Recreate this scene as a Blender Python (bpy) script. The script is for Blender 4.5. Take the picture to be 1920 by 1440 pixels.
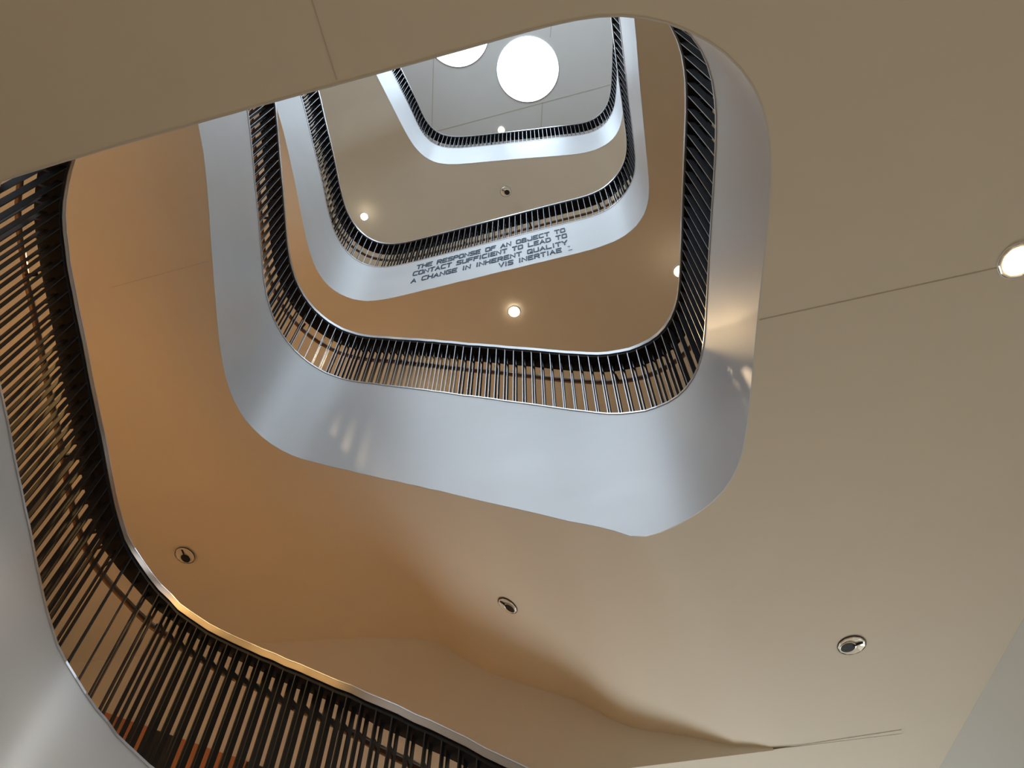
import bpy, bmesh, math, random
from mathutils import Vector, Matrix

random.seed(7)
scene = bpy.context.scene
for o in list(bpy.data.objects):
    bpy.data.objects.remove(o, do_unlink=True)
COL = scene.collection

# ------------------------------------------------------------------ camera
CAM_Z = 1.6
FOC, ZX, ZY = 1420.0, 972.0, -172.0            # focal length (px of 1920) and image point of the zenith
_n = Vector((ZX - 960, -(ZY - 720), -FOC)).normalized()
_x = (Vector((1, 0, 0)) - _n.x * _n).normalized()
_y = _n.cross(_x)
cam_d = bpy.data.cameras.new('camera'); cam_d.sensor_width = 36.0; cam_d.lens = FOC / 1920 * 36.0
cam_d.clip_start = 0.05; cam_d.clip_end = 200
cam = bpy.data.objects.new('camera', cam_d); COL.objects.link(cam)
cam.matrix_world = Matrix(((_x.x, _x.y, _x.z, 0), (_y.x, _y.y, _y.z, 0), (_n.x, _n.y, _n.z, CAM_Z), (0, 0, 0, 1)))
scene.camera = cam

# ------------------------------------------------------------------ world, exposure
scene.view_settings.view_transform = 'Standard'; scene.view_settings.look = 'None'
scene.view_settings.exposure = 0.0; scene.view_settings.gamma = 1.0
try: scene.view_settings.use_curve_mapping = False
except Exception: pass
scene.cycles.max_bounces = 8; scene.cycles.diffuse_bounces = 5; scene.cycles.glossy_bounces = 4
scene.cycles.sample_clamp_indirect = 4.0
scene.cycles.caustics_reflective = False; scene.cycles.caustics_refractive = False
W = bpy.data.worlds.new('world'); scene.world = W; W.use_nodes = True
W.node_tree.nodes['Background'].inputs['Color'].default_value = (0.80, 0.88, 1.0, 1)
W.node_tree.nodes['Background'].inputs['Strength'].default_value = 0.10

WARM = (1.0, 0.74, 0.45)
DAY = (0.68, 0.84, 1.0)
def spot(x, y, z, power, color=WARM, size=1.9, aim=(0, 0, -1), rad=0.05):
    l = bpy.data.lights.new('lamp_and_fill', 'SPOT'); l.energy = power; l.color = color
    l.spot_size = size; l.spot_blend = 0.6; l.shadow_soft_size = rad
    o = bpy.data.objects.new('lamp_and_fill', l); COL.objects.link(o); o.location = (x, y, z)
    o.rotation_euler = Vector(aim).to_track_quat('-Z', 'Y').to_euler()
    return o
def area(x, y, z, sx, sy, power, color, aim):
    l = bpy.data.lights.new('unseen_daylight', 'AREA'); l.shape = 'RECTANGLE'; l.size = sx; l.size_y = sy
    l.energy = power; l.color = color
    o = bpy.data.objects.new('unseen_daylight', l); COL.objects.link(o); o.location = (x, y, z)
    o.rotation_euler = Vector(aim).to_track_quat('-Z', 'Y').to_euler()
    return o
SKY_E = 5.0            # brightness of the skylight diffusers
AREAS = []
Z_TOP = 23.4
# lamp positions (x, y, height above the eye, watts, colour, cone): in the ceilings over each floor, several added where no fixture is built
AMBER = (1.0, 0.63, 0.22)
LAMPS = [(2.66, 4.94, 4.0, 34), (2.8, 1.68, 4.0, 36), (2.6, -1.6, 4.0, 30), (-0.6, -1.9, 4.0, 30), (-3.9, -0.6, 4.0, 200),
         (-4.3, 2.9, 6.9, 430, AMBER), (-4.3, 5.4, 6.5, 600, AMBER), (-2.8, 5.8, 5.9, 250, AMBER, 1.6), (0.2, 5.3, 4.8, 8),
         (-4.5, 3.0, 10.8, 420, WARM, 1.35), (-2.5, 6.4, 10.7, 420, WARM, 1.5), (-0.05, 6.55, 10.8, 350, WARM, 1.5), (3.4, 4.9, 10.2, 90, WARM, 1.1), (3.2, 1.2, 9.3, 25, WARM, 1.1),
         (-4.9, 3.6, 16.8, 130, WARM, 1.2), (-2.7, 7.2, 16.8, 130, WARM, 1.2), (0.6, 7.0, 16.8, 130, WARM, 1.2), (3.6, 5.0, 16.8, 130, WARM, 1.1),
         (-4.2, 4.0, 21.6, 80, WARM, 1.2), (-0.6, 6.9, 21.6, 80, WARM, 1.2), (3.2, 5.0, 21.6, 80, WARM, 1.2)]
# the bright lamp over the middle flight is turned towards the right fascia
spot(-0.04, 6.03, 1.6 + 10.76, 85, (1.0, 0.68, 0.34), 0.5, (1.47, -4.85, -5.85), 0.10)
# unseen spot added to brighten the left stair fascia in place of outdoor light
spot(1.0, -1.0, 1.6 + 3.9, 430, (1.0, 0.95, 0.86), 0.52, (-4.4, 4.6, -1.75), 0.10)
# daylight: glazed front beyond the stair, then unseen fill lights added behind the eye, at the upper floors and under the roof
AREAS.append(area(1.5, 10.5, 1.6, 6, 3.0, 240, (0.90, 0.97, 1.0), (0, -1, 0.25)))
AREAS.append(area(2.5, -8.5, 1.8, 9, 3.0, 170, (1.0, 0.98, 0.95), (-0.25, 1, -0.55)))  # added fill for the lower fascias, no entrance window known there
AREAS.append(area(-5.0, -6.5, 16.5, 9, 9.0, 1250, (0.76, 0.88, 1.0), (1, 0.35, -0.12)))  # added fill that brightens the right-hand fascias from out of view
AREAS.append(area(4.5, -7.0, 16.5, 9, 9.0, 680, (0.80, 0.90, 1.0), (-0.9, 0.5, -0.12)))  # added fill that brightens the left-hand fascias from out of view
AREAS.append(area(0.0, -5.0, 20.6, 8, 2.0, 460, DAY, (0, 0.3, 1)))  # up-facing fill added to lighten the roof ceiling
RIBBON = {
  'L2': [(-3.128,0.370,10.65,9.21),(-3.124,0.481,10.64,9.20),(-3.120,0.591,10.64,9.20),(-3.116,0.702,10.63,9.19),(-3.112,0.812,10.62,9.18),(-3.108,0.923,10.62,9.17),(-3.104,1.034,10.61,9.16),(-3.100,1.144,10.60,9.15),(-3.097,1.255,10.59,9.15),(-3.093,1.365,10.59,9.14),(-3.089,1.476,10.58,9.13),(-3.085,1.586,10.57,9.12),(-3.081,1.697,10.56,9.11),(-3.077,1.807,10.55,9.09),(-3.072,1.918,10.53,9.07),(-3.068,2.028,10.50,9.05),(-3.064,2.139,10.47,9.01),(-3.061,2.250,10.43,8.97),(-3.059,2.360,10.40,8.93),(-3.056,2.471,10.36,8.88),(-3.053,2.581,10.32,8.83),(-3.049,2.692,10.27,8.77),(-3.043,2.802,10.23,8.71),(-3.036,2.913,10.17,8.65),(-3.027,3.023,10.12,8.59),(-3.019,3.133,10.06,8.52),(-3.010,3.244,10.00,8.46),(-3.002,3.354,9.94,8.40),(-2.996,3.464,9.89,8.34),(-2.990,3.575,9.84,8.29),(-2.984,3.685,9.79,8.24),(-2.975,3.796,9.76,8.20),(-2.961,3.905,9.72,8.15),(-2.940,4.014,9.69,8.10),(-2.909,4.120,9.65,8.05),(-2.868,4.223,9.62,8.00),(-2.814,4.319,9.58,7.95),(-2.748,4.408,9.54,7.90),(-2.669,4.485,9.49,7.86),(-2.579,4.549,9.44,7.81),(-2.480,4.599,9.38,7.76),(-2.376,4.634,9.32,7.71),(-2.267,4.655,9.25,7.66),(-2.157,4.662,9.19,7.61),(-2.046,4.657,9.12,7.56),(-1.937,4.640,9.05,7.50),(-1.829,4.614,8.98,7.43),(-1.723,4.583,8.91,7.36),(-1.618,4.549,8.84,7.29),(-1.513,4.515,8.76,7.21),(-1.407,4.483,8.69,7.14),(-1.301,4.452,8.62,7.07),(-1.194,4.423,8.56,7.00),(-1.087,4.395,8.49,6.94),(-0.980,4.368,8.43,6.87),(-0.872,4.342,8.36,6.81),(-0.765,4.316,8.30,6.74),(-0.657,4.289,8.23,6.68),(-0.550,4.263,8.16,6.61),(-0.443,4.234,8.10,6.54),(-0.336,4.205,8.03,6.47),(-0.230,4.174,7.96,6.40),(-0.124,4.142,7.88,6.33),(-0.018,4.111,7.81,6.26),(0.088,4.080,7.74,6.19),(0.195,4.050,7.67,6.12),(0.302,4.022,7.60,6.05),(0.408,3.993,7.53,5.98),(0.515,3.964,7.46,5.92),(0.621,3.930,7.39,5.85),(0.724,3.892,7.31,5.79),(0.826,3.849,7.23,5.73),(0.925,3.800,7.16,5.68),(1.022,3.745,7.10,5.63),(1.115,3.686,7.04,5.61),(1.203,3.619,7.00,5.59),(1.284,3.543,6.96,5.58),(1.354,3.458,6.93,5.58),(1.410,3.363,6.91,5.59),(1.450,3.260,6.90,5.59),(1.475,3.152,6.89,5.60),(1.486,3.042,6.88,5.60),(1.487,2.932,6.88,5.60),(1.483,2.821,6.88,5.59),(1.475,2.711,6.88,5.58),(1.465,2.601,6.88,5.58),(1.456,2.490,6.88,5.57),(1.446,2.380,6.88,5.57),(1.436,2.270,6.88,5.57),(1.426,2.160,6.88,5.57),(1.417,2.050,6.88,5.57),(1.408,1.939,6.88,5.58),(1.399,1.829,6.88,5.59),(1.391,1.719,6.88,5.59),(1.382,1.609,6.88,5.60),(1.373,1.498,6.88,5.61),(1.363,1.388,6.88,5.61),(1.350,1.278,6.88,5.62),(1.334,1.169,6.88,5.62),(1.310,1.061,6.88,5.63),(1.278,0.955,6.88,5.62),(1.233,0.854,6.88,5.62),(1.174,0.761,6.88,5.61),(1.100,0.678,6.88,5.60),(1.015,0.608,6.88,5.59),(0.920,0.551,6.88,5.59),(0.819,0.506,6.88,5.59),(0.714,0.471,6.88,5.59),(0.606,0.449,6.88,5.60),(0.496,0.440,6.88,5.60),(0.385,0.443,6.88,5.60),(0.276,0.457,6.88,5.60),(0.167,0.479,6.88,5.60),(0.059,0.504,6.88,5.60),(-0.048,0.531,6.88,5.60),(-0.155,0.559,6.88,5.60),(-0.262,0.587,6.88,5.60),(-0.369,0.614,6.88,5.60),(-0.476,0.642,6.88,5.60),(-0.583,0.669,6.88,5.60),(-0.691,0.697,6.88,5.60),(-0.798,0.724,6.88,5.60),(-0.905,0.751,6.88,5.60),(-1.012,0.778,6.88,5.60),(-1.120,0.805,6.88,5.60),(-1.227,0.832,6.88,5.60),(-1.334,0.859,6.88,5.60),(-1.441,0.887,6.88,5.60),(-1.548,0.914,6.88,5.60),(-1.655,0.942,6.88,5.60),(-1.763,0.970,6.88,5.60),(-1.870,0.997,6.88,5.60),(-1.977,1.025,6.88,5.60),(-2.084,1.053,6.88,5.60),(-2.191,1.082,6.88,5.60),(-2.297,1.111,6.88,5.60),(-2.404,1.140,6.88,5.60),(-2.511,1.170,6.88,5.60),(-2.617,1.200,6.88,5.60),(-2.723,1.230,6.88,5.60),(-2.830,1.261,6.88,5.60),(-2.936,1.292,6.88,5.60),(-3.042,1.322,6.88,5.60),(-3.149,1.353,6.88,5.60),(-3.255,1.384,6.88,5.60),(-3.361,1.414,6.88,5.60),(-3.467,1.445,6.88,5.60),(-3.574,1.476,6.88,5.60),(-3.680,1.506,6.88,5.60),(-3.786,1.537,6.88,5.60),(-3.893,1.567,6.88,5.60)],
  'L3': [(-3.945,0.488,14.55,13.17),(-3.924,0.596,14.55,13.17),(-3.902,0.704,14.54,13.17),(-3.880,0.812,14.54,13.17),(-3.858,0.921,14.54,13.17),(-3.836,1.029,14.54,13.17),(-3.814,1.137,14.53,13.17),(-3.793,1.245,14.53,13.17),(-3.771,1.354,14.53,13.17),(-3.749,1.462,14.53,13.17),(-3.727,1.570,14.52,13.17),(-3.705,1.679,14.52,13.17),(-3.684,1.787,14.52,13.17),(-3.662,1.895,14.52,13.17),(-3.640,2.003,14.51,13.17),(-3.618,2.112,14.51,13.17),(-3.596,2.220,14.51,13.17),(-3.574,2.328,14.50,13.17),(-3.551,2.436,14.50,13.16),(-3.528,2.544,14.48,13.15),(-3.504,2.652,14.46,13.12),(-3.482,2.760,14.44,13.10),(-3.460,2.868,14.41,13.07),(-3.440,2.977,14.37,13.03),(-3.420,3.086,14.34,13.00),(-3.400,3.194,14.31,12.96),(-3.379,3.303,14.28,12.91),(-3.358,3.411,14.25,12.87),(-3.337,3.520,14.22,12.82),(-3.317,3.628,14.19,12.77),(-3.297,3.737,14.16,12.72),(-3.279,3.846,14.13,12.68),(-3.261,3.955,14.09,12.63),(-3.243,4.064,14.06,12.59),(-3.226,4.173,14.02,12.56),(-3.208,4.282,13.99,12.52),(-3.187,4.390,13.96,12.49),(-3.163,4.498,13.93,12.46),(-3.135,4.605,13.90,12.44),(-3.099,4.709,13.88,12.42),(-3.056,4.811,13.87,12.42),(-3.005,4.909,13.86,12.42),(-2.945,5.001,13.85,12.43),(-2.874,5.086,13.85,12.45),(-2.792,5.160,13.85,12.47),(-2.699,5.220,13.85,12.49),(-2.598,5.264,13.85,12.50),(-2.491,5.290,13.85,12.51),(-2.381,5.300,13.85,12.51),(-2.271,5.296,13.85,12.52),(-2.161,5.281,13.85,12.52),(-2.053,5.261,13.85,12.52),(-1.945,5.236,13.85,12.52),(-1.838,5.210,13.85,12.52),(-1.731,5.182,13.85,12.52),(-1.624,5.154,13.85,12.52),(-1.518,5.125,13.85,12.52),(-1.411,5.096,13.85,12.52),(-1.304,5.068,13.85,12.51),(-1.198,5.039,13.85,12.51),(-1.091,5.010,13.85,12.51),(-0.985,4.981,13.85,12.51),(-0.878,4.952,13.85,12.51),(-0.771,4.924,13.85,12.50),(-0.665,4.895,13.85,12.50),(-0.558,4.866,13.85,12.50),(-0.451,4.837,13.85,12.50),(-0.345,4.808,13.85,12.50),(-0.238,4.779,13.85,12.50),(-0.132,4.750,13.85,12.49),(-0.025,4.721,13.85,12.49),(0.081,4.692,13.85,12.49),(0.188,4.663,13.85,12.49),(0.295,4.634,13.85,12.49),(0.401,4.605,13.85,12.48),(0.508,4.576,13.85,12.48),(0.614,4.547,13.85,12.48),(0.721,4.519,13.85,12.48),(0.828,4.491,13.85,12.48),(0.935,4.463,13.85,12.48),(1.042,4.435,13.85,12.49),(1.148,4.406,13.85,12.49),(1.253,4.372,13.85,12.50),(1.356,4.331,13.85,12.50),(1.454,4.282,13.85,12.48),(1.547,4.221,13.84,12.46),(1.630,4.149,13.84,12.43),(1.702,4.065,13.82,12.39),(1.761,3.972,13.79,12.34),(1.805,3.871,13.74,12.29),(1.833,3.764,13.68,12.22),(1.847,3.655,13.60,12.15),(1.847,3.544,13.50,12.07),(1.836,3.434,13.39,11.98),(1.816,3.326,13.28,11.88),(1.792,3.218,13.16,11.77),(1.763,3.111,13.05,11.66),(1.733,3.005,12.94,11.55),(1.701,2.899,12.83,11.45),(1.670,2.793,12.74,11.35),(1.640,2.687,12.65,11.26),(1.609,2.581,12.56,11.18),(1.579,2.475,12.48,11.09),(1.549,2.369,12.41,11.00),(1.519,2.262,12.33,10.92),(1.489,2.156,12.27,10.84),(1.462,2.049,12.21,10.78),(1.435,1.942,12.16,10.72),(1.409,1.834,12.11,10.67),(1.384,1.727,12.08,10.63),(1.359,1.619,12.04,10.58),(1.334,1.512,12.01,10.54),(1.310,1.404,11.99,10.49),(1.286,1.296,11.96,10.45),(1.262,1.188,11.94,10.40),(1.238,1.080,11.92,10.37),(1.214,0.973,11.91,10.34),(1.190,0.865,11.90,10.32),(1.167,0.757,11.89,10.31),(1.143,0.649,11.88,10.30),(1.120,0.541,11.88,10.30),(1.097,0.433,11.87,10.29),(1.073,0.325,11.87,10.29),(1.050,0.217,11.86,10.28),(1.027,0.109,11.86,10.28),(1.003,0.001,11.85,10.28),(0.980,-0.107,11.85,10.27)],
  'L4': [(-3.798,1.151,20.10,18.56),(-3.752,1.252,20.10,18.56),(-3.707,1.354,20.10,18.56),(-3.661,1.455,20.10,18.56),(-3.616,1.556,20.10,18.56),(-3.570,1.657,20.10,18.56),(-3.525,1.758,20.10,18.56),(-3.479,1.859,20.10,18.56),(-3.434,1.961,20.10,18.56),(-3.388,2.062,20.10,18.56),(-3.343,2.163,20.10,18.56),(-3.297,2.264,20.10,18.56),(-3.252,2.365,20.10,18.56),(-3.207,2.466,20.10,18.56),(-3.161,2.568,20.10,18.56),(-3.116,2.669,20.10,18.56),(-3.070,2.770,20.10,18.56),(-3.025,2.871,20.10,18.56),(-2.979,2.972,20.10,18.56),(-2.934,3.073,20.10,18.56),(-2.888,3.175,20.10,18.56),(-2.843,3.276,20.10,18.56),(-2.797,3.377,20.10,18.56),(-2.751,3.478,20.10,18.55),(-2.705,3.579,20.10,18.55),(-2.659,3.680,20.10,18.54),(-2.613,3.781,20.10,18.54),(-2.569,3.882,20.10,18.54),(-2.525,3.984,20.10,18.55),(-2.483,4.087,20.10,18.57),(-2.442,4.190,20.10,18.60),(-2.401,4.293,20.10,18.64),(-2.356,4.394,20.10,18.68),(-2.305,4.493,20.10,18.72),(-2.245,4.586,20.10,18.76),(-2.174,4.671,20.10,18.78),(-2.092,4.746,20.10,18.79),(-1.999,4.806,20.10,18.79),(-1.898,4.851,20.10,18.78),(-1.791,4.880,20.10,18.77),(-1.681,4.897,20.10,18.77),(-1.571,4.904,20.10,18.76),(-1.460,4.904,20.10,18.76),(-1.349,4.900,20.10,18.75),(-1.238,4.892,20.10,18.75),(-1.128,4.883,20.10,18.75),(-1.017,4.872,20.10,18.74),(-0.907,4.861,20.10,18.74),(-0.797,4.849,20.10,18.74),(-0.686,4.838,20.10,18.73),(-0.576,4.826,20.10,18.73),(-0.466,4.815,20.10,18.72),(-0.355,4.803,20.10,18.72),(-0.245,4.792,20.10,18.71),(-0.135,4.780,20.10,18.71),(-0.025,4.768,20.10,18.70),(0.086,4.756,20.10,18.69),(0.196,4.743,20.10,18.68),(0.306,4.731,20.10,18.66),(0.416,4.718,20.10,18.65),(0.526,4.705,20.10,18.63),(0.637,4.692,20.10,18.61),(0.747,4.679,20.10,18.60),(0.857,4.666,20.10,18.58),(0.967,4.653,20.10,18.57),(1.077,4.640,20.10,18.56),(1.187,4.628,20.10,18.55),(1.298,4.615,20.10,18.55),(1.408,4.601,20.10,18.56),(1.517,4.586,20.10,18.58),(1.627,4.565,20.10,18.61),(1.734,4.538,20.10,18.63),(1.837,4.498,20.10,18.65),(1.935,4.446,20.10,18.65),(2.024,4.379,20.10,18.64),(2.101,4.300,20.10,18.63),(2.165,4.209,20.10,18.62),(2.214,4.110,20.10,18.63),(2.249,4.005,20.10,18.64),(2.271,3.896,20.10,18.66),(2.282,3.786,20.10,18.67),(2.287,3.675,20.10,18.68),(2.288,3.564,20.10,18.69),(2.286,3.453,20.10,18.69),(2.283,3.342,20.10,18.70),(2.280,3.232,20.10,18.70),(2.276,3.121,20.10,18.70),(2.272,3.010,20.10,18.70),(2.268,2.899,20.10,18.70),(2.265,2.788,20.10,18.70),(2.261,2.677,20.10,18.70),(2.258,2.566,20.10,18.70),(2.254,2.456,20.10,18.70),(2.250,2.345,20.10,18.70),(2.247,2.234,20.10,18.70),(2.243,2.123,20.10,18.70),(2.240,2.012,20.10,18.70),(2.236,1.901,20.10,18.70),(2.232,1.790,20.10,18.70),(2.229,1.680,20.10,18.70),(2.225,1.569,20.10,18.70),(2.222,1.458,20.10,18.70),(2.218,1.347,20.10,18.70),(2.214,1.236,20.10,18.70),(2.211,1.125,20.10,18.70)],
  'L1': [(-3.006,0.809,6.70,5.35),(-3.063,0.903,6.68,5.33),(-3.121,0.997,6.67,5.32),(-3.179,1.091,6.65,5.30),(-3.236,1.185,6.64,5.29),(-3.294,1.279,6.62,5.27),(-3.351,1.373,6.61,5.26),(-3.408,1.468,6.59,5.24),(-3.464,1.563,6.57,5.22),(-3.516,1.660,6.54,5.19),(-3.562,1.760,6.50,5.15),(-3.599,1.864,6.46,5.11),(-3.623,1.972,6.40,5.05),(-3.634,2.082,6.34,4.99),(-3.630,2.192,6.28,4.93),(-3.618,2.302,6.22,4.87),(-3.602,2.411,6.15,4.80),(-3.582,2.519,6.09,4.74),(-3.560,2.627,6.03,4.68),(-3.535,2.735,5.96,4.61),(-3.511,2.842,5.90,4.55),(-3.488,2.950,5.84,4.49),(-3.468,3.059,5.78,4.43),(-3.449,3.167,5.72,4.37),(-3.428,3.276,5.66,4.31),(-3.404,3.383,5.60,4.25),(-3.377,3.491,5.53,4.18),(-3.352,3.598,5.47,4.12),(-3.331,3.706,5.41,4.06),(-3.313,3.815,5.35,4.00),(-3.298,3.924,5.30,3.95),(-3.283,4.034,5.25,3.90),(-3.264,4.142,5.20,3.85),(-3.238,4.250,5.15,3.80),(-3.195,4.351,5.08,3.73),(-3.125,4.436,5.01,3.66),(-3.036,4.501,4.93,3.58),(-2.938,4.550,4.84,3.49),(-2.833,4.585,4.75,3.40),(-2.725,4.603,4.67,3.32),(-2.615,4.603,4.57,3.22),(-2.505,4.590,4.49,3.14),(-2.396,4.570,4.41,3.06),(-2.288,4.548,4.33,2.98),(-2.181,4.523,4.26,2.91),(-2.075,4.492,4.19,2.84),(-1.971,4.457,4.12,2.77),(-1.866,4.420,4.05,2.70),(-1.761,4.387,3.98,2.63),(-1.655,4.358,3.92,2.57),(-1.548,4.329,3.85,2.50),(-1.443,4.297,3.79,2.44),(-1.339,4.260,3.72,2.37),(-1.236,4.221,3.65,2.30),(-1.132,4.183,3.58,2.23),(-1.027,4.150,3.52,2.17),(-0.920,4.124,3.45,2.10),(-0.812,4.101,3.39,2.04),(-0.703,4.080,3.33,1.98),(-0.595,4.058,3.26,1.91),(-0.488,4.034,3.20,1.85),(-0.381,4.006,3.13,1.78),(-0.275,3.976,3.06,1.71),(-0.169,3.945,2.98,1.63),(-0.063,3.914,2.91,1.56),(0.043,3.883,2.84,1.49),(0.149,3.852,2.77,1.42),(0.255,3.821,2.70,1.35),(0.361,3.790,2.63,1.28),(0.467,3.760,2.56,1.21),(0.573,3.730,2.49,1.14),(0.679,3.699,2.43,1.08),(0.785,3.669,2.36,1.01),(0.891,3.638,2.29,0.94),(0.997,3.608,2.22,0.87),(1.103,3.577,2.15,0.80),(1.209,3.547,2.09,0.74),(1.315,3.517,2.02,0.67),(1.421,3.486,1.95,0.60),(1.527,3.456,1.88,0.53),(1.633,3.425,1.81,0.46),(1.739,3.395,1.75,0.40),(1.845,3.365,1.68,0.33),(1.951,3.334,1.61,0.26)],
}

# ------------------------------------------------------------------ materials
def mat(name, base, rough=0.5, metal=0.0, emit=None, es=0.0, noise=0.0, nscale=6.0, bump=0.0, stretch=None, spec=0.5):
    m = bpy.data.materials.new(name); m.use_nodes = True
    nt = m.node_tree; b = nt.nodes['Principled BSDF']
    b.inputs['Base Color'].default_value = (*base, 1); b.inputs['Roughness'].default_value = rough
    b.inputs['Metallic'].default_value = metal
    b.inputs['Specular IOR Level'].default_value = spec
    if emit:
        b.inputs['Emission Color'].default_value = (*emit, 1); b.inputs['Emission Strength'].default_value = es
    if noise or bump:
        tc = nt.nodes.new('ShaderNodeTexCoord'); n = nt.nodes.new('ShaderNodeTexNoise')
        n.inputs['Scale'].default_value = nscale; n.inputs['Detail'].default_value = 5
        src = tc.outputs['Object']
        if stretch:
            mp = nt.nodes.new('ShaderNodeMapping'); mp.inputs['Scale'].default_value = stretch
            nt.links.new(src, mp.inputs['Vector']); src = mp.outputs['Vector']
        nt.links.new(src, n.inputs['Vector'])
        if noise:
            mx = nt.nodes.new('ShaderNodeMix'); mx.data_type = 'RGBA'
            mx.inputs['A'].default_value = (*[c * (1 - noise) for c in base], 1)
            mx.inputs['B'].default_value = (*[min(1, c * (1 + noise)) for c in base], 1)
            nt.links.new(n.outputs['Fac'], mx.inputs['Factor']); nt.links.new(mx.outputs['Result'], b.inputs['Base Color'])
            mr = nt.nodes.new('ShaderNodeMapRange')
            mr.inputs['To Min'].default_value = rough * 0.85; mr.inputs['To Max'].default_value = min(1, rough * 1.15)
            nt.links.new(n.outputs['Fac'], mr.inputs['Value']); nt.links.new(mr.outputs['Result'], b.inputs['Roughness'])
        if bump:
            bp = nt.nodes.new('ShaderNodeBump'); bp.inputs['Strength'].default_value = bump; bp.inputs['Distance'].default_value = 0.01
            nt.links.new(n.outputs['Fac'], bp.inputs['Height']); nt.links.new(bp.outputs['Normal'], b.inputs['Normal'])
    return m
M_SOFFIT = mat('soffit_paint', (0.75, 0.69, 0.58), 0.75, noise=0.03, nscale=2.0, spec=0.2)
M_TOP = mat('roof_soffit_paint', (0.74, 0.74, 0.71), 0.8, noise=0.03, nscale=2.0, spec=0.2)
M_WALL = mat('wall_paint', (0.75, 0.69, 0.58), 0.8, noise=0.03, nscale=2.0, spec=0.2)
M_WALLR = mat('white_wall_paint', (0.78, 0.82, 0.84), 0.7, noise=0.03, nscale=2.0)
M_FASCIA = mat('satin_metal', (0.66, 0.67, 0.68), 0.42, 0.2, noise=0.05, nscale=1.3, stretch=(1, 1, 2.2))
M_STEEL = mat('brushed_steel', (0.66, 0.66, 0.68), 0.30, 0.95, noise=0.01, nscale=4)
M_EDGE = mat('bar_edge_steel', (0.46, 0.46, 0.48), 0.36, 1.0, noise=0.01, nscale=4)
M_CAPLOW = mat('steel_brown_reflection', (0.40, 0.33, 0.27), 0.30, 0.9, noise=0.01, nscale=4)  # stainless cap of the lowest rail, its brown reflection put into the colour
M_BLACK = mat('black_steel', (0.007, 0.007, 0.010), 0.65, 0.0, noise=0.1, nscale=8, spec=0.2)
M_BRONZE = mat('dark_bronze_steel', (0.014, 0.010, 0.008), 0.55, 0.0, noise=0.1, nscale=8, spec=0.25)
M_WOODRAIL = mat('dark_wood', (0.12, 0.055, 0.025), 0.3, noise=0.3, nscale=15, stretch=(1, 1, 6))
M_WOODPANEL = mat('copper_wood', (0.50, 0.20, 0.08), 0.4, noise=0.3, nscale=8, stretch=(6, 6, 1))
M_FLOOR = mat('timber_floor', (0.58, 0.39, 0.21), 0.5, noise=0.2, nscale=4, stretch=(1, 8, 1))
M_GROUND = mat('stone_floor', (0.53, 0.42, 0.27), 0.45, noise=0.1, nscale=3)
M_CHROME = mat('chrome', (0.97, 0.92, 0.80), 0.2, 0.35, noise=0.02, nscale=10)
M_HOLE = mat('lamp_black', (0.006, 0.006, 0.007), 0.35, noise=0.1)
M_LAMP = mat('lamp_glow', (1, 0.9, 0.75), 0.4, emit=(1.0, 0.86, 0.66), es=30.0, noise=0.01)
M_SKY = mat('skylight_diffuser', (0.9, 0.9, 0.9), 0.5, emit=DAY, es=SKY_E, noise=0.01)
M_LETTER = mat('letter_blue_steel', (0.030, 0.070, 0.12), 0.5, 0.0, noise=0.05)
M_LETTER_PALE = mat('letter_reflection', (0.70, 0.85, 0.95), 0.25, 0.4, noise=0.05)  # letter washed out by a reflection, the glare put into its colour
M_JOINT = mat('joint_dark', (0.56, 0.51, 0.43), 0.9, noise=0.05)  # panel joints, a little darker than the soffit paint
M_BAG = mat('black_cloth', (0.02, 0.02, 0.024), 0.8, noise=0.3, nscale=30)
M_TEAL = mat('pale_teal_cloth', (0.55, 0.75, 0.72), 0.7, noise=0.2, nscale=20)
M_BROWN = mat('brown_cloth', (0.13, 0.075, 0.055), 0.8, noise=0.3, nscale=20)
M_WHITE = mat('white_plastic', (0.85, 0.86, 0.88), 0.4, noise=0.03)

# ------------------------------------------------------------------ helpers
def link(name, me, parent=None, material=None):
    o = bpy.data.objects.new(name, me); COL.objects.link(o)
    if parent: o.parent = parent
    if material is not None and not me.materials:
        for mm in (material if isinstance(material, (list, tuple)) else [material]): me.materials.append(mm)
    return o
def meshobj(name, verts, faces, material, parent=None, smooth=False, mids=None):
    me = bpy.data.meshes.new(name); me.from_pydata([tuple(v) for v in verts], [], faces)
    for mm in (material if isinstance(material, (list, tuple)) else [material]): me.materials.append(mm)
    if mids:
        for p, i in zip(me.polygons, mids): p.material_index = i
    if smooth:
        for p in me.polygons: p.use_smooth = True
    me.update()
    if smooth == 'sharp':
        me.set_sharp_from_angle(angle=math.radians(40))
    return link(name, me, parent)
def bmobj(name, bm, material, parent=None, smooth=False):
    me = bpy.data.meshes.new(name); bm.normal_update(); bm.to_mesh(me); bm.free()
    for mm in (material if isinstance(material, (list, tuple)) else [material]): me.materials.append(mm)
    if smooth:
        for p in me.polygons: p.use_smooth = True
    return link(name, me, parent)
def thing(name, label, cat, loc=(0, 0, 0), group=None):
    o = bpy.data.objects.new(name, None); COL.objects.link(o); o.location = loc; o.empty_display_size = 0.1
    o['label'] = label; o['category'] = cat
    if group: o['group'] = group
    return o
def tag(o, label, cat, group=None):
    o['label'] = label; o['category'] = cat
    if group: o['group'] = group
    return o
def struct(o): o['kind'] = 'structure'; return o

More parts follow.
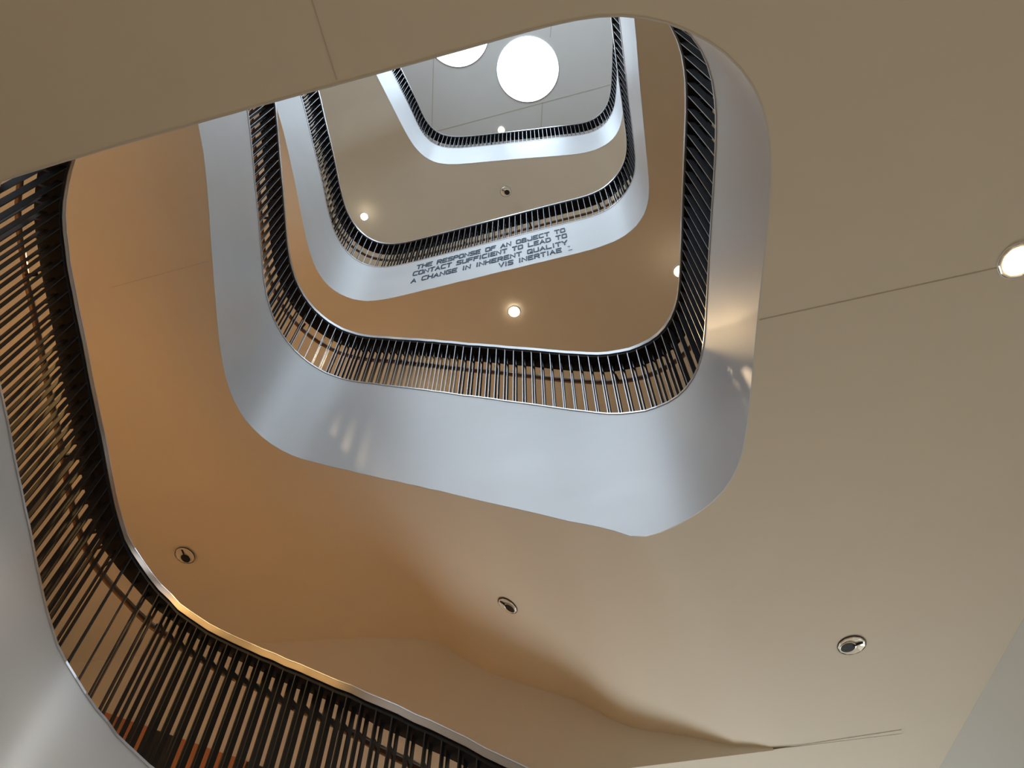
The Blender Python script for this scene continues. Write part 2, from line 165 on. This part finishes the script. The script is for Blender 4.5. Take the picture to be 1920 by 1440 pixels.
class Rib:
    """edge of one atrium opening: plan path, floor height zb and soffit height ze along it"""
    def __init__(s, key):
        r = RIBBON[key]
        s.p = [Vector((a[0], a[1])) for a in r]; s.zb = [a[2] for a in r]
        s.ze = []
        for a in r:                                     # the flat soffit of the lowest landing
            dz = a[3] - CAM_Z - 4.0; f = min(1, max(0, (abs(dz) - 0.015) / 0.22)); s.ze.append(CAM_Z + 4.0 + dz * f * f * (3 - 2 * f))
        s.n = []
        N = len(s.p)
        for i in range(N):
            t = (s.p[min(N - 1, i + 1)] - s.p[max(0, i - 1)]).normalized()
            s.n.append(Vector((-t.y, t.x)))             # points away from the opening
        s.d = [0.0]
        for i in range(1, N): s.d.append(s.d[-1] + (s.p[i] - s.p[i - 1]).length)
    def at(s, d):
        i = 0
        while i < len(s.d) - 2 and s.d[i + 1] < d: i += 1
        f = (d - s.d[i]) / max(1e-6, s.d[i + 1] - s.d[i])
        return (s.p[i].lerp(s.p[i + 1], f), s.n[i].lerp(s.n[i + 1], f).normalized(), s.zb[i] + (s.zb[i + 1] - s.zb[i]) * f, s.ze[i] + (s.ze[i + 1] - s.ze[i]) * f)
def sweep(name, rib, prof, material, parent, smooth=False, ref='zb', closed=True, i0=0, i1=None):
    """sweep a profile of (offset outward, height above ref) points along a rib"""
    V, Fc = [], []; k = len(prof); idx = range(i0, i1 if i1 else len(rib.p))
    for i in idx:
        z0 = getattr(rib, ref)[i]
        for o, h in prof:
            q = rib.p[i] + rib.n[i] * o
            V.append((q.x, q.y, (h(i) if callable(h) else z0 + h)))
    m = len(idx)
    for i in range(m - 1):
        for j in range(k if closed else k - 1):
            a, b = i * k + j, i * k + (j + 1) % k
            Fc.append((a, a + k, b + k, b))
    if closed:
        Fc.append(tuple(range(k))); Fc.append(tuple((m - 1) * k + j for j in reversed(range(k))))
    return meshobj(name, V, Fc, material, parent, smooth)

RAIL_H = 1.10
# one baluster: two flat bars one behind the other, joined at foot, waist and head (unit height, scaled per place)
def baluster_mesh(name, m_flat, m_edge):
    cols = [0.0, 0.050, 0.100, 0.150]; rows = [0.0, 0.012, 0.80, 0.83, 0.985, 1.0]; t = 0.0038
    solid = lambda c, r: c in (0, 2) or r in (0, 2, 4)
    V, Fc, MI, ix = [], [], [], {}
    def vid(c, r, s):
        k = (c, r, s)
        if k not in ix: ix[k] = len(V); V.append((s * t, cols[c], rows[r]))
        return ix[k]
    for c in range(3):
        for r in range(5):
            if not solid(c, r): continue
            Fc.append((vid(c, r, 1), vid(c + 1, r, 1), vid(c + 1, r + 1, 1), vid(c, r + 1, 1))); MI.append(0)
            Fc.append((vid(c, r, -1), vid(c, r + 1, -1), vid(c + 1, r + 1, -1), vid(c + 1, r, -1))); MI.append(0)
            for dc, e in ((-1, (c, c)), (1, (c + 1, c + 1))):
                cc = c + dc
                if cc < 0 or cc > 2 or not solid(cc, r):
                    a = e[0]
                    f = [vid(a, r, -1), vid(a, r, 1), vid(a, r + 1, 1), vid(a, r + 1, -1)]
                    Fc.append(tuple(f if dc < 0 else reversed(f))); MI.append(1 if dc < 0 else 0)
            for dr in (-1, 1):
                rr = r + dr
                if rr < 0 or rr > 4 or not solid(c, rr):
                    a = r if dr < 0 else r + 1
                    Fc.append((vid(c, a, -1), vid(c, a, 1), vid(c + 1, a, 1), vid(c + 1, a, -1))); MI.append(0)
    me = bpy.data.meshes.new(name); me.from_pydata(V, [], Fc); me.materials.append(m_flat); me.materials.append(m_edge)
    for p, i in zip(me.polygons, MI): p.material_index = i
    bm = bmesh.new(); bm.from_mesh(me); bmesh.ops.recalc_face_normals(bm, faces=bm.faces); bm.to_mesh(me); bm.free()
    return me
BAL = baluster_mesh('baluster', M_BLACK, M_EDGE)
BAL_LOW = baluster_mesh('baluster', M_BRONZE, M_BRONZE)  # dim light on the lower bars' front edges is put into their colour

def railing(rib, label, pitch, d0=0.0, d1=None, low=False):
    root = thing('balcony_railing', label, 'railing', (rib.p[0].x, rib.p[0].y, rib.zb[0]))
    root.location = (0, 0, 0)
    sweep('top_rail', rib, [(-0.012, RAIL_H - 0.055), (-0.012, RAIL_H - 0.004), (-0.006, RAIL_H), (0.05, RAIL_H), (0.05, RAIL_H - 0.055)], M_CAPLOW if low else M_STEEL, root, 'sharp')
    if low: sweep('edge_line', rib, [(-0.014, RAIL_H - 0.006), (-0.014, RAIL_H + 0.002), (-0.002, RAIL_H + 0.002), (-0.002, RAIL_H - 0.006)], M_STEEL, root)
    sweep('shelf', rib, [(0.0, RAIL_H - 0.085), (0.0, RAIL_H - 0.057), (0.195, RAIL_H - 0.057), (0.195, RAIL_H - 0.085)], M_BLACK, root)
    hr = sweep('handrail', rib, [(0.255 + 0.024 * math.cos(a), 0.90 + 0.024 * math.sin(a)) for a in [k * math.pi / 5 for k in range(10)]], M_WOODRAIL, root, smooth=True)
    sweep('rail_strip', rib, [(0.243, 0.921), (0.243, 0.932), (0.267, 0.932), (0.267, 0.921)], M_STEEL, hr)
    d = d0 + 0.4
    end = d1 if d1 else rib.d[-1]
    bv = [(-.012, .148, -.02), (.012, .148, -.02), (.012, .25, -.005), (-.012, .25, -.005), (-.012, .148, .01), (.012, .148, .01), (.012, .25, .01), (-.012, .25, .01)]
    bme = bpy.data.meshes.new('bracket'); bme.from_pydata(bv, [], [(0, 3, 2, 1), (4, 5, 6, 7), (0, 1, 5, 4), (1, 2, 6, 5), (2, 3, 7, 6), (3, 0, 4, 7)]); bme.materials.append(M_BLACK)
    while d < end:
        p, n, zb, ze = rib.at(d)
        o = link('bracket', bme, root); o.location = (p.x, p.y, zb + 0.885); o.rotation_euler.z = math.atan2(n.y, n.x) - math.pi / 2
        d += 1.25
    d = d0
    me = BAL_LOW if low else BAL
    while d < end:
        p, n, zb, ze = rib.at(d)
        o = link('baluster', me, root)
        o.location = (p.x, p.y, zb); o.rotation_euler.z = math.atan2(n.y, n.x) - math.pi / 2; o.scale.z = RAIL_H - 0.06
        d += pitch
    return root

def fascia(rib, label):
    root = thing('balcony_fascia', label, 'fascia')
    N = len(rib.p)
    sweep('panel', rib, [(0.0, lambda i: rib.ze[i] - 0.003), (0.0, lambda i: rib.zb[i]), (0.3, lambda i: rib.zb[i]), (0.3, lambda i: rib.zb[i] - 0.03), (0.008, lambda i: rib.zb[i] - 0.03), (0.008, lambda i: rib.ze[i] - 0.003)], M_FASCIA, root, 'sharp')
    sweep('edge_strip', rib, [(-0.008, lambda i: rib.zb[i] - 0.012), (-0.008, lambda i: rib.zb[i] + 0.006), (0.0, lambda i: rib.zb[i] + 0.006), (0.0, lambda i: rib.zb[i] - 0.012)], M_STEEL, root)
    return root

def soffit(rib, width, material, name='ceiling', steps=6):
    V, Fc = [], []
    N = len(rib.p); k = steps + 1
    for i in range(N):
        w = width(i) if callable(width) else width
        for j in range(k):
            f = j / steps
            q = rib.p[i] + rib.n[i] * (0.004 + f * w); V.append((q.x, q.y, rib.ze[i]))
    for i in range(N - 1):
        for j in range(steps):
            a = i * k + j; Fc.append((a, a + 1, a + k + 1, a + k))
    o = struct(meshobj(name, V, Fc, material, None, smooth=True))
    return o
def floor_ring(rib, width, name='floor'):
    N = len(rib.p); V, Fc = [], []
    for i in range(N):
        w = width(i) if callable(width) else width
        for q in (rib.p[i] + rib.n[i] * 0.02, rib.p[i] + rib.n[i] * w): V.append((q.x, q.y, rib.zb[i] - 0.035))
    for i in range(N - 1): Fc.append((2 * i, 2 * i + 2, 2 * i + 3, 2 * i + 1))
    return struct(meshobj(name, V, Fc, M_FLOOR))
def ring_wall(rib, width, down, name):
    V, Fc = [], []; N = len(rib.p)
    for i in range(N):
        w = width(i) if callable(width) else width
        q = rib.p[i] + rib.n[i] * (w - 0.01); V += [(q.x, q.y, rib.ze[i] + 0.02), (q.x, q.y, rib.ze[i] - down)]
    for i in range(N - 1): Fc.append((2 * i, 2 * i + 1, 2 * i + 3, 2 * i + 2))
    return struct(meshobj(name, V, Fc, M_WALL, None, smooth=True))

R1, R2, R3, R4 = Rib('L1'), Rib('L2'), Rib('L3'), Rib('L4')
Z0 = CAM_Z
# ------------------------------------------------------------------ the setting
GX, GY = Vector((math.cos(math.radians(-12.9)), math.sin(math.radians(-12.9)))), None
GN = Vector((-GX.y, GX.x))                       # grid line of the stair wall, its far side
CP = Vector((2.300, 6.347))                      # where the stair wall starts
def to_grid(p, n):                               # distance along n from p to the stair wall line
    c = n.dot(GN)
    return (CP - p).dot(GN) / c if c > 0.12 else 99.0
def w2(i):
    p, n = R2.p[i], R2.n[i]
    if R2.ze[i] < Z0 + 4.045 and R2.p[i].x > 0.3: return 6.5
    if R2.ze[i] < Z0 + 4.045: return 6.5
    return min(5.2, to_grid(p, n))
s1 = soffit(R2, w2, M_SOFFIT, 'ceiling', 8)
# slab under the stair wall, with its free edge on the grid line
a = CP + GX * 1.1; b = CP - GX * 3.2; c = b + GN * 5; d = a + GN * 5
struct(meshobj('ceiling', [(a.x, a.y, Z0 + 3.998), (b.x, b.y, Z0 + 3.998), (c.x, c.y, Z0 + 3.998), (d.x, d.y, Z0 + 3.998)], [(0, 1, 2, 3)], M_SOFFIT))
# stair wall on the grid line, its head follows the underside of the flight
V = []; Fc = []
hd = []
for i in range(len(R2.p)):
    if R2.ze[i] >= Z0 + 4.045:
        g = to_grid(R2.p[i], R2.n[i])
        if g < 5.3:
            q = R2.p[i] + R2.n[i] * g; hd.append((q, R2.ze[i]))
hd.append((CP.copy(), Z0 + 4.0))
hd.sort(key=lambda h: (h[0] - CP).dot(GX))
hd.insert(0, (hd[0][0] - GX * 3, hd[0][1] + 0.2))
for q, z in hd:
    V += [(q.x, q.y, z + 0.02), (q.x, q.y, Z0 + 2.2 if (q - CP).dot(GX) < -3.2 else Z0 + 3.99)]
for i in range(len(hd) - 1): Fc.append((2 * i, 2 * i + 1, 2 * i + 3, 2 * i + 2))
struct(meshobj('wall_back', V, Fc, M_WALL))
# left wall beyond the lower flight
ringw = struct(meshobj('wall_left', [(-8.6, -4, Z0 - 1.6), (-8.6, 14, Z0 - 1.6), (-8.6, 14, Z0 + 9), (-8.6, -4, Z0 + 9)], [(0, 1, 2, 3)], M_WALL))
# right wall of the hall
struct(meshobj('wall_right', [(4.22, -8, 0), (3.72, 12, 0), (3.72, 12, Z0 + 3.999), (4.22, -8, Z0 + 3.999)], [(0, 3, 2, 1)], M_WALLR))
struct(meshobj('floor', [(-14, -14, 0), (14, -14, 0), (14, 16, 0), (-14, 16, 0)], [(0, 1, 2, 3)], M_GROUND))
floor_ring(R1, 2.7); floor_ring(R2, 2.9); floor_ring(R3, 3.2); floor_ring(R4, 3.2)
soffit(R3, 4.2, M_SOFFIT, 'ceiling'); ring_wall(R3, 4.2, 3.6, 'wall_back')
soffit(R4, 4.2, M_SOFFIT, 'ceiling'); ring_wall(R4, 4.2, 4.2, 'wall_back')
TOPZ = Z0 + 21.8
struct(meshobj('ceiling', [(-9, -7, TOPZ), (9, -7, TOPZ), (9, 13, TOPZ), (-9, 13, TOPZ)], [(0, 1, 2, 3)], M_TOP))
struct(meshobj('wall_back', [(-9, 12, TOPZ - 4), (9, 12, TOPZ - 4), (9, 12, TOPZ), (-9, 12, TOPZ)], [(0, 1, 2, 3)], M_WALLR))
# panel joints of the ceilings
def joint(par, p, q, z0, z1=None, w=0.004):
    z1 = z0 if z1 is None else z1
    d = (Vector(q) - Vector(p)).normalized(); s = Vector((-d.y, d.x)) * w / 2
    P = [Vector(p) - s, Vector(q) - s, Vector(q) + s, Vector(p) + s]; zz = [z0, z1, z1, z0]
    v = [(a.x, a.y, z - 0.0005) for a, z in zip(P, zz)] + [(a.x, a.y, z - 0.003) for a, z in zip(P, zz)]
    o = meshobj('panel_joint', v, [(0, 1, 2, 3), (4, 7, 6, 5), (0, 4, 5, 1), (1, 5, 6, 2), (2, 6, 7, 3), (3, 7, 4, 0)], M_JOINT, par)
    return o
def P3(px, py, h):           # point of the place seen at (px, py) at height h above the eye
    d = Vector((px - 960, -(py - 720), -FOC)); d = Vector((d.dot(_x), d.dot(_y), d.dot(_n))) if False else d
    w = Vector((d.dot(_x), d.dot(_y), d.dot(_n))); w = w / w.z * h
    return Vector((w.x, w.y))
top = bpy.data.objects['ceiling.003'] if 'ceiling.003' in bpy.data.objects else s1
for o in bpy.data.objects:
    if o.name.startswith('ceiling') and abs(o.data.vertices[0].co.z - TOPZ) < 0.01: top = o
joint(s1, P3(570, -48, 4.0), P3(632, 150, 4.0), Z0 + 4.0)
joint(s1, P3(1424, 600, 4.0), P3(1990, 476, 4.0), Z0 + 4.0)
joint(s1, P3(1450, 1404.5, 4.0), P3(1690, 1368, 4.0), Z0 + 3.998)
joint(top, P3(813, 100, 21.8), P3(809.5, 262, 21.8), TOPZ, w=0.02)
joint(top, P3(770, 259, 21.8), P3(1170, 152, 21.8), TOPZ, w=0.02)
joint(top, P3(1016.9, 192.5, 21.8), P3(1013.5, 260, 21.8), TOPZ, w=0.02)
joint(top, P3(1036, 20, 21.8), P3(1031.5, 70, 21.8), TOPZ, w=0.02)

# ------------------------------------------------------------------ fascias and railings
fascia(R2, 'broad pale metal fascia band rising round the largest opening, below the second railing')
f3 = fascia(R3, 'pale blue metal fascia band carrying four lines of lettering')
fascia(R4, 'brightest white-blue fascia band of the topmost, smallest opening near the round skylights')
fascia(R1, 'grey fascia band at the lower left corner under the nearest dark railing')
railing(R1, 'nearest dark railing along the stair at the left edge and bottom of the view', 0.108, 0.1, low=True)
railing(R2, 'black slatted railing with steel top edge on the broad middle fascia', 0.1, 0.05)
railing(R3, 'black slatted railing with bright edges above the lettered fascia', 0.105, 0.05)
railing(R4, 'topmost small railing with white bars just below the round skylights', 0.1, 0.05)

# ------------------------------------------------------------------ lettering on the third fascia
G = {  # strokes on a unit cell
 'A': [[(0, 0), (.5, 1), (1, 0)], [(.2, .33), (.8, .33)]], 'B': [[(0, 0), (0, 1), (.85, 1), (.95, .75), (.85, .52), (0, .52)], [(.85, .52), (1, .27), (.9, 0), (0, 0)]],
 'C': [[(1, 1), (.15, 1), (0, .85), (0, .15), (.15, 0), (1, 0)]], 'D': [[(0, 0), (0, 1), (.8, 1), (1, .8), (1, .2), (.8, 0), (0, 0)]],
 'E': [[(1, 1), (0, 1), (0, 0), (1, 0)], [(0, .52), (.85, .52)]], 'F': [[(1, 1), (0, 1), (0, 0)], [(0, .5), (.85, .5)]],
 'G': [[(1, 1), (.15, 1), (0, .85), (0, .15), (.15, 0), (1, 0), (1, .5), (.55, .5)]], 'H': [[(0, 0), (0, 1)], [(1, 0), (1, 1)], [(0, .52), (1, .52)]],
 'I': [[(.5, 0), (.5, 1)]], 'J': [[(1, 1), (1, .15), (.85, 0), (.15, 0), (0, .15), (0, .35)]], 'L': [[(0, 1), (0, 0), (1, 0)]],
 'N': [[(0, 0), (0, 1), (1, 0), (1, 1)]], 'O': [[(0, .1), (0, .9), (.1, 1), (.9, 1), (1, .9), (1, .1), (.9, 0), (.1, 0), (0, .1)]],
 'P': [[(0, 0), (0, 1), (.85, 1), (1, .85), (1, .58), (.85, .45), (0, .45)]],
 'Q': [[(0, .1), (0, .9), (.1, 1), (.9, 1), (1, .9), (1, .1), (.9, 0), (.1, 0), (0, .1)], [(.65, .3), (1.05, -.08)]],
 'R': [[(0, 0), (0, 1), (.85, 1), (1, .85), (1, .6), (.85, .48), (0, .48)], [(.5, .48), (1, 0)]],
 'S': [[(1, 1), (.12, 1), (0, .88), (0, .65), (.12, .53), (.88, .5), (1, .38), (1, .12), (.88, 0), (0, 0)]],
 'T': [[(0, 1), (1, 1)], [(.5, 1), (.5, 0)]], 'U': [[(0, 1), (0, .15), (.15, 0), (.85, 0), (1, .15), (1, 1)]],
 'V': [[(0, 1), (.5, 0), (1, 1)]], 'Y': [[(0, 1), (.5, .45), (1, 1)], [(.5, .45), (.5, 0)]],
 ')': [[(.1, 1), (.8, 1), (.8, 0), (.1, 0)]]}
def glyph_mesh(ch, w, h, t):
    V, Fc = [], []
    for pl in G[ch]:
        pts = [Vector((x * w, y * h)) for x, y in pl]
        base = len(V); n = len(pts)
        closed = (pts[0] - pts[-1]).length < 1e-6
        for i in range(n):
            d0 = (pts[i] - pts[i - 1]).normalized() if i > 0 else ((pts[i] - pts[-2]).normalized() if closed else None)
            d1 = (pts[i + 1] - pts[i]).normalized() if i < n - 1 else ((pts[1] - pts[0]).normalized() if closed else None)
            if d0 is None: d0 = d1
            if d1 is None: d1 = d0
            n0 = Vector((-d0.y, d0.x)); n1 = Vector((-d1.y, d1.x)); m = (n0 + n1)
            m = m.normalized() if m.length > 1e-4 else n0
            k = min(1.6, 1 / max(0.3, m.dot(n0)))
            c = pts[i]
            if not closed and i == 0: c = c - d0 * t * .5
            if not closed and i == n - 1: c = c + d1 * t * .5
            for s, e in ((1, -0.006), (-1, -0.006), (-1, 0.002), (1, 0.002)):
                q = c + m * (s * t / 2 * k); V.append((q.x, e, q.y))
        for i in range(n - 1):
            a = base + i * 4; b = a + 4
            for j in range(4): Fc.append((a + j, a + (j + 1) % 4, b + (j + 1) % 4, b + j))
        if not closed:
            Fc.append((base, base + 3, base + 2, base + 1)); e = base + (n - 1) * 4; Fc.append((e, e + 1, e + 2, e + 3))
    me = bpy.data.meshes.new('letter'); me.from_pydata(V, [], Fc); me.materials.append(M_LETTER)
    bm = bmesh.new(); bm.from_mesh(me); bmesh.ops.recalc_face_normals(bm, faces=bm.faces); bm.to_mesh(me); bm.free()
    return me
TA = Vector((-1.96187, 5.24501)); TU = Vector((0.96516, -0.26166)); TN = Vector((-TU.y, TU.x))
def fascia_off():            # where the built fascia really runs beside the text line
    best = []
    for i in range(len(R3.p)):
        s = (R3.p[i] - TA).dot(TU)
        if 0.3 < s < 2.8: best.append((R3.p[i] - TA).dot(TN))
    return min(best)
TO = fascia_off()
ins = thing('inscription', 'four lines of dark blue capital letters on the pale blue fascia', 'lettering')
GM = {}
def line(txt, s0, s1, z, h):
    W_, Gp, Sp = 1.0, 0.42, 1.05
    adv = 0
    pos = []
    for chx in txt:
        if chx == ' ': adv += Sp; continue
        w = 0.25 if chx == 'I' else W_
        pos.append((chx, adv, w)); adv += w + Gp
    k = (s1 - s0) / (adv - Gp)
    for chx, x, w in pos:
        key = (chx, round(h, 3), round(k, 4))
        if key not in GM: GM[key] = glyph_mesh(chx, k * W_, h, 0.020)
        o = link('letter', GM[key], ins)
        xx = s0 + x * k - (0.375 * k if chx == 'I' else 0)
        q = TA + TU * xx + TN * (TO - 0.004)
        o.location = (q.x, q.y, z); o.rotation_euler.z = math.atan2(TU.y, TU.x)
line('THE RESPONSE OF AN OBJECT TO', 0.275, 2.845, Z0 + 11.875, 0.15)
line('CONTACT SUFFICIENT TO LEAD TO', 0.24, 2.86, Z0 + 11.615, 0.15)
line('A CHANGE IN INHERENT QUALITY', 0.245, 2.85, Z0 + 11.33, 0.145)
line('VIS INERTIAE', 1.74, 2.745, Z0 + 11.075, 0.145)
pm = glyph_mesh(')', 0.06, 0.15, 0.024); pm.materials.clear(); pm.materials.append(M_LETTER_PALE)
o = link('letter', pm, ins); q = TA + TU * 2.86 + TN * (TO - 0.004); o.location = (q.x, q.y, Z0 + 11.07); o.rotation_euler.z = math.atan2(TU.y, TU.x)
o['label'] = 'bracket letter with a painted pale reflection at the end of the last line'

# ------------------------------------------------------------------ downlights
def lathe(name, prof, material, parent, seg=32, smooth=True, off=(0, 0)):
    V, Fc = [], []; k = len(prof)
    for i in range(seg):
        a = 2 * math.pi * i / seg
        for r, z in prof: V.append((off[0] + r * math.cos(a), off[1] + r * math.sin(a), z))
    for i in range(seg):
        for j in range(k - 1):
            a, b = i * k + j, ((i + 1) % seg) * k + j
            Fc.append((a, b, b + 1, a + 1))
    return meshobj(name, V, Fc, material, parent, smooth)
def disc(name, r, z, material, parent, seg=28, off=(0, 0), sy=1.0, rot=0.0):
    V = [];
    for i in range(seg):
        a = 2 * math.pi * i / seg; x, y = r * math.cos(a), r * sy * math.sin(a)
        V.append((off[0] + x * math.cos(rot) - y * math.sin(rot), off[1] + x * math.sin(rot) + y * math.cos(rot), z))
    V += [(v[0], v[1], z - 0.002) for v in V]
    Fc = [tuple(range(seg)), tuple(reversed(range(seg, 2 * seg)))] + [(i, i + seg, (i + 1) % seg + seg, (i + 1) % seg) for i in range(seg)]
    return meshobj(name, V, Fc, material, parent)
def downlight(px, py, h, label, r=0.11, lit=False, normal=None, aim=0.0, power=40, beam=True):
    p = P3(px, py, h)
    t = thing('downlight', label, 'lamp', (p.x, p.y, Z0 + h - 0.001), 'recessed downlights in the ceilings')
    if normal: t.rotation_euler = Vector(normal).to_track_quat('-Z', 'Y').to_euler()
    lathe('trim_ring', [(r, 0.0), (r, -0.007), (r * .965, -0.008), (r * .95, -0.004)], M_HOLE if not lit else M_WHITE, t)  # unlit ones get a black ring that paints the shadow gap
    # dished reflector with facets, the aperture set off its middle
    lathe('reflector', [(r * .96, -0.007), (r * .90, -0.013), (r * .78, -0.010), (r * .60, -0.005), (r * .30, -0.004)], M_CHROME, t, seg=11, smooth=False)
    ca, sa = math.cos(aim), math.sin(aim)
    if lit:
        disc('lens', r * .70, -0.012, M_LAMP, t, off=(0, 0))
    else:
        disc('lamp_aperture', r * .50, -0.013, M_HOLE, t, off=(r * .30 * ca, r * .30 * sa), sy=.9, rot=aim)  # flat black disc paints the dark depth of the hole
        lathe('gimbal_cup', [(r * .50, -0.006), (r * .58, -0.015), (r * .53, -0.015), (r * .49, -0.012)], M_CHROME, t, off=(r * .27 * ca, r * .27 * sa))
        V = []                                              # the glare blade that crosses the reflector
        for q, e in ((-.78, 0), (-.05, 0)):
            for w in (-.05, .05):
                for z in (-.006, -.018): V.append((r * (q * ca - w * sa), r * (q * sa + w * ca), z))
        meshobj('glare_blade', V, [(0, 1, 3, 2), (4, 6, 7, 5), (0, 4, 5, 1), (2, 3, 7, 6), (1, 5, 7, 3), (0, 2, 6, 4)], M_BRONZE, t)
    return t
downlight(1596.5, 1209, 4.0, 'unlit chrome downlight in the lower right ceiling', 0.112, aim=2.6)
downlight(1908, 488, 4.0, 'lit downlight cut off by the right edge of the view', 0.112, lit=True)
def on_soffit(px, py, rib, lo):      # height and downward normal of a sloping soffit where a line of sight meets it
    best = None
    for k in range(420):
        h = lo + k * 0.01; p = P3(px, py, h)
        for j in range(len(rib.p) - 1):
            v = p - rib.p[j]
            if v.dot(rib.n[j]) <= 0 or v.length > 5: continue
            off = abs(v.normalized().dot(rib.n[j]) - 1) + abs(rib.ze[j] - Z0 - h) * 0.2
            if best is None or off < best[0]: best = (off, h, j, v.length)
    off, h, j, w = best
    a, b = max(0, j - 4), min(len(rib.p) - 1, j + 4)
    pa, pb = rib.p[a] + rib.n[a] * w, rib.p[b] + rib.n[b] * w
    t = (pb - pa); g = (rib.ze[b] - rib.ze[a]) / t.length; t = t.normalized()
    return rib.ze[j] - Z0, (g * t.x, g * t.y, -1.0)
def dl_on(px, py, lo, label, r, aim):
    h, nn = on_soffit(px, py, R2, lo); print('soffit', px, py, h, nn)
    downlight(px, py, h - 0.006, label, r, normal=nn, aim=aim)
hA, _ = on_soffit(200, 541, R2, 6.0); hB, _ = on_soffit(392, 489, R2, 6.0)
joint(s1, P3(200, 541, hA), P3(392, 489, hB), Z0 + hA - 0.004, Z0 + hB - 0.004)
dl_on(952, 1135, 4.2, 'unlit chrome downlight on the curved underside of the stair flight', 0.105, -0.9)
dl_on(347, 1041, 6.0, 'unlit chrome downlight in the orange ceiling above the lower left rail corner', 0.117, -0.7)
dl_on(153, 552, 6.0, 'unlit chrome downlight partly behind the steel edge of the left railing', 0.12, 0.8)
downlight(964, 584, 10.84, 'brightest lit downlight, under the lettered fascia', 0.115, lit=True)
downlight(1275, 508, 10.3, 'lit downlight half hidden by the right rail of the broad fascia', 0.115, lit=True)
downlight(683, 406, 16.9, 'small lit downlight left of the ceiling under the topmost fascia', 0.11, lit=True)
downlight(948, 359, 16.9, 'tiny unlit downlight in the middle of the ceiling under the topmost fascia', 0.125, aim=0.5)
downlight(940, 244, 21.79, 'tiny lit downlight on the grey roof ceiling just above the top railing', 0.12, lit=True)

# ------------------------------------------------------------------ skylights
def skylight(px, py, label, r=0.83):
    p = P3(px, py, 21.8)
    t = thing('skylight', label, 'skylight', (p.x, p.y, TOPZ))
    disc('diffuser', r, -0.012, M_SKY, t, seg=64)
    lathe('rim', [(r * 1.02, 0), (r * 1.02, -0.014), (r * 1.0, -0.016), (r * .995, -0.01)], M_TOP, t, seg=64)
skylight(989.5, 130.5, 'large round white skylight in full view near the top')
skylight(857, 62, 'round white skylight mostly cut off by the ceiling edge', 0.83)

# ------------------------------------------------------------------ things behind the second railing
def blob(name, sx, sy, sz, material, parent, loc, seed=0, squash=0.0):
    bm = bmesh.new(); bmesh.ops.create_uvsphere(bm, u_segments=14, v_segments=10, radius=1)
    rnd = random.Random(seed)
    for v in bm.verts:
        f = 1 + 0.10 * math.sin(5 * v.co.x + seed) * math.cos(4 * v.co.z + seed)
        x, y, z = v.co
        pw = lambda q: math.copysign(abs(q) ** .65, q)
        v.co = Vector((pw(x) * sx * f, pw(y) * sy * f, pw(z) * sz * f))
    o = bmobj(name, bm, material, parent, smooth=True); o.location = loc; return o
def at2(px, py, off, dz):
    p = P3(px, py, 7.4)
    j = min(range(len(R2.p)), key=lambda i: (R2.p[i] - p).length)
    q = R2.p[j] + R2.n[j] * off
    return (q.x, q.y, R2.zb[j] + dz), math.atan2(R2.n[j].y, R2.n[j].x) - math.pi / 2
l, rz = at2(686, 719, 0.42, 0.0)
t = thing('backpack', 'black backpack with a pale teal pocket on the floor behind the middle railing', 'bag', l); t.rotation_euler.z = rz
blob('body', .17, .10, .20, M_BAG, t, (0, 0, .20), 1)
blob('pocket', .09, .03, .08, M_TEAL, t, (0, -.105, .20), 2)
blob('buckle', .03, .012, .015, M_WHITE, t, (.02, -.125, .08), 3)
l, rz = at2(736, 722, 0.44, 0.0)
t = thing('shoulder_bag', 'dark brown bag with a white top beside the black backpack behind the railing', 'bag', l); t.rotation_euler.z = rz
blob('body', .17, .11, .24, M_BROWN, t, (0, 0, .24), 5)
blob('flap', .07, .05, .05, M_WHITE, t, (-.04, -.05, .49), 6)

# ------------------------------------------------------------------ copper wood panelling behind the lower stair
pan = thing('wall_panelling', 'copper brown wood panelling low on the wall behind the bottom railing', 'panelling')
for k in range(16):
    q = CP - GX * (7.6 - k * 0.32); z1 = Z0 + 5.55 - k * 0.32 * 0.42
    if z1 < Z0 + 4.05: break
    w = 0.155; dz = 0.02 * (k % 2)
    A = q - GX * w - GN * (0.03 + dz * .3); Bq = q + GX * w - GN * (0.03 + dz * .3)
    A2 = q - GX * w - GN * 0.002; B2 = q + GX * w - GN * 0.002
    v = []
    for zz in (z1 - 1.5, None):
        for Pq, sgn in ((A, -1), (Bq, 1), (B2, 1), (A2, -1)):
            v.append((Pq.x, Pq.y, zz if zz else z1 - sgn * w * .42))
    meshobj('board', v, [(0, 3, 2, 1), (4, 5, 6, 7), (0, 1, 5, 4), (1, 2, 6, 5), (2, 3, 7, 6), (3, 0, 4, 7)], M_WOODPANEL if k % 4 else M_BAG, pan)

# ------------------------------------------------------------------ lamp light
for L in LAMPS: spot(L[0], L[1], Z0 + L[2] - 0.06, L[3], L[4] if len(L) > 4 else WARM, L[5] if len(L) > 5 else 1.9)
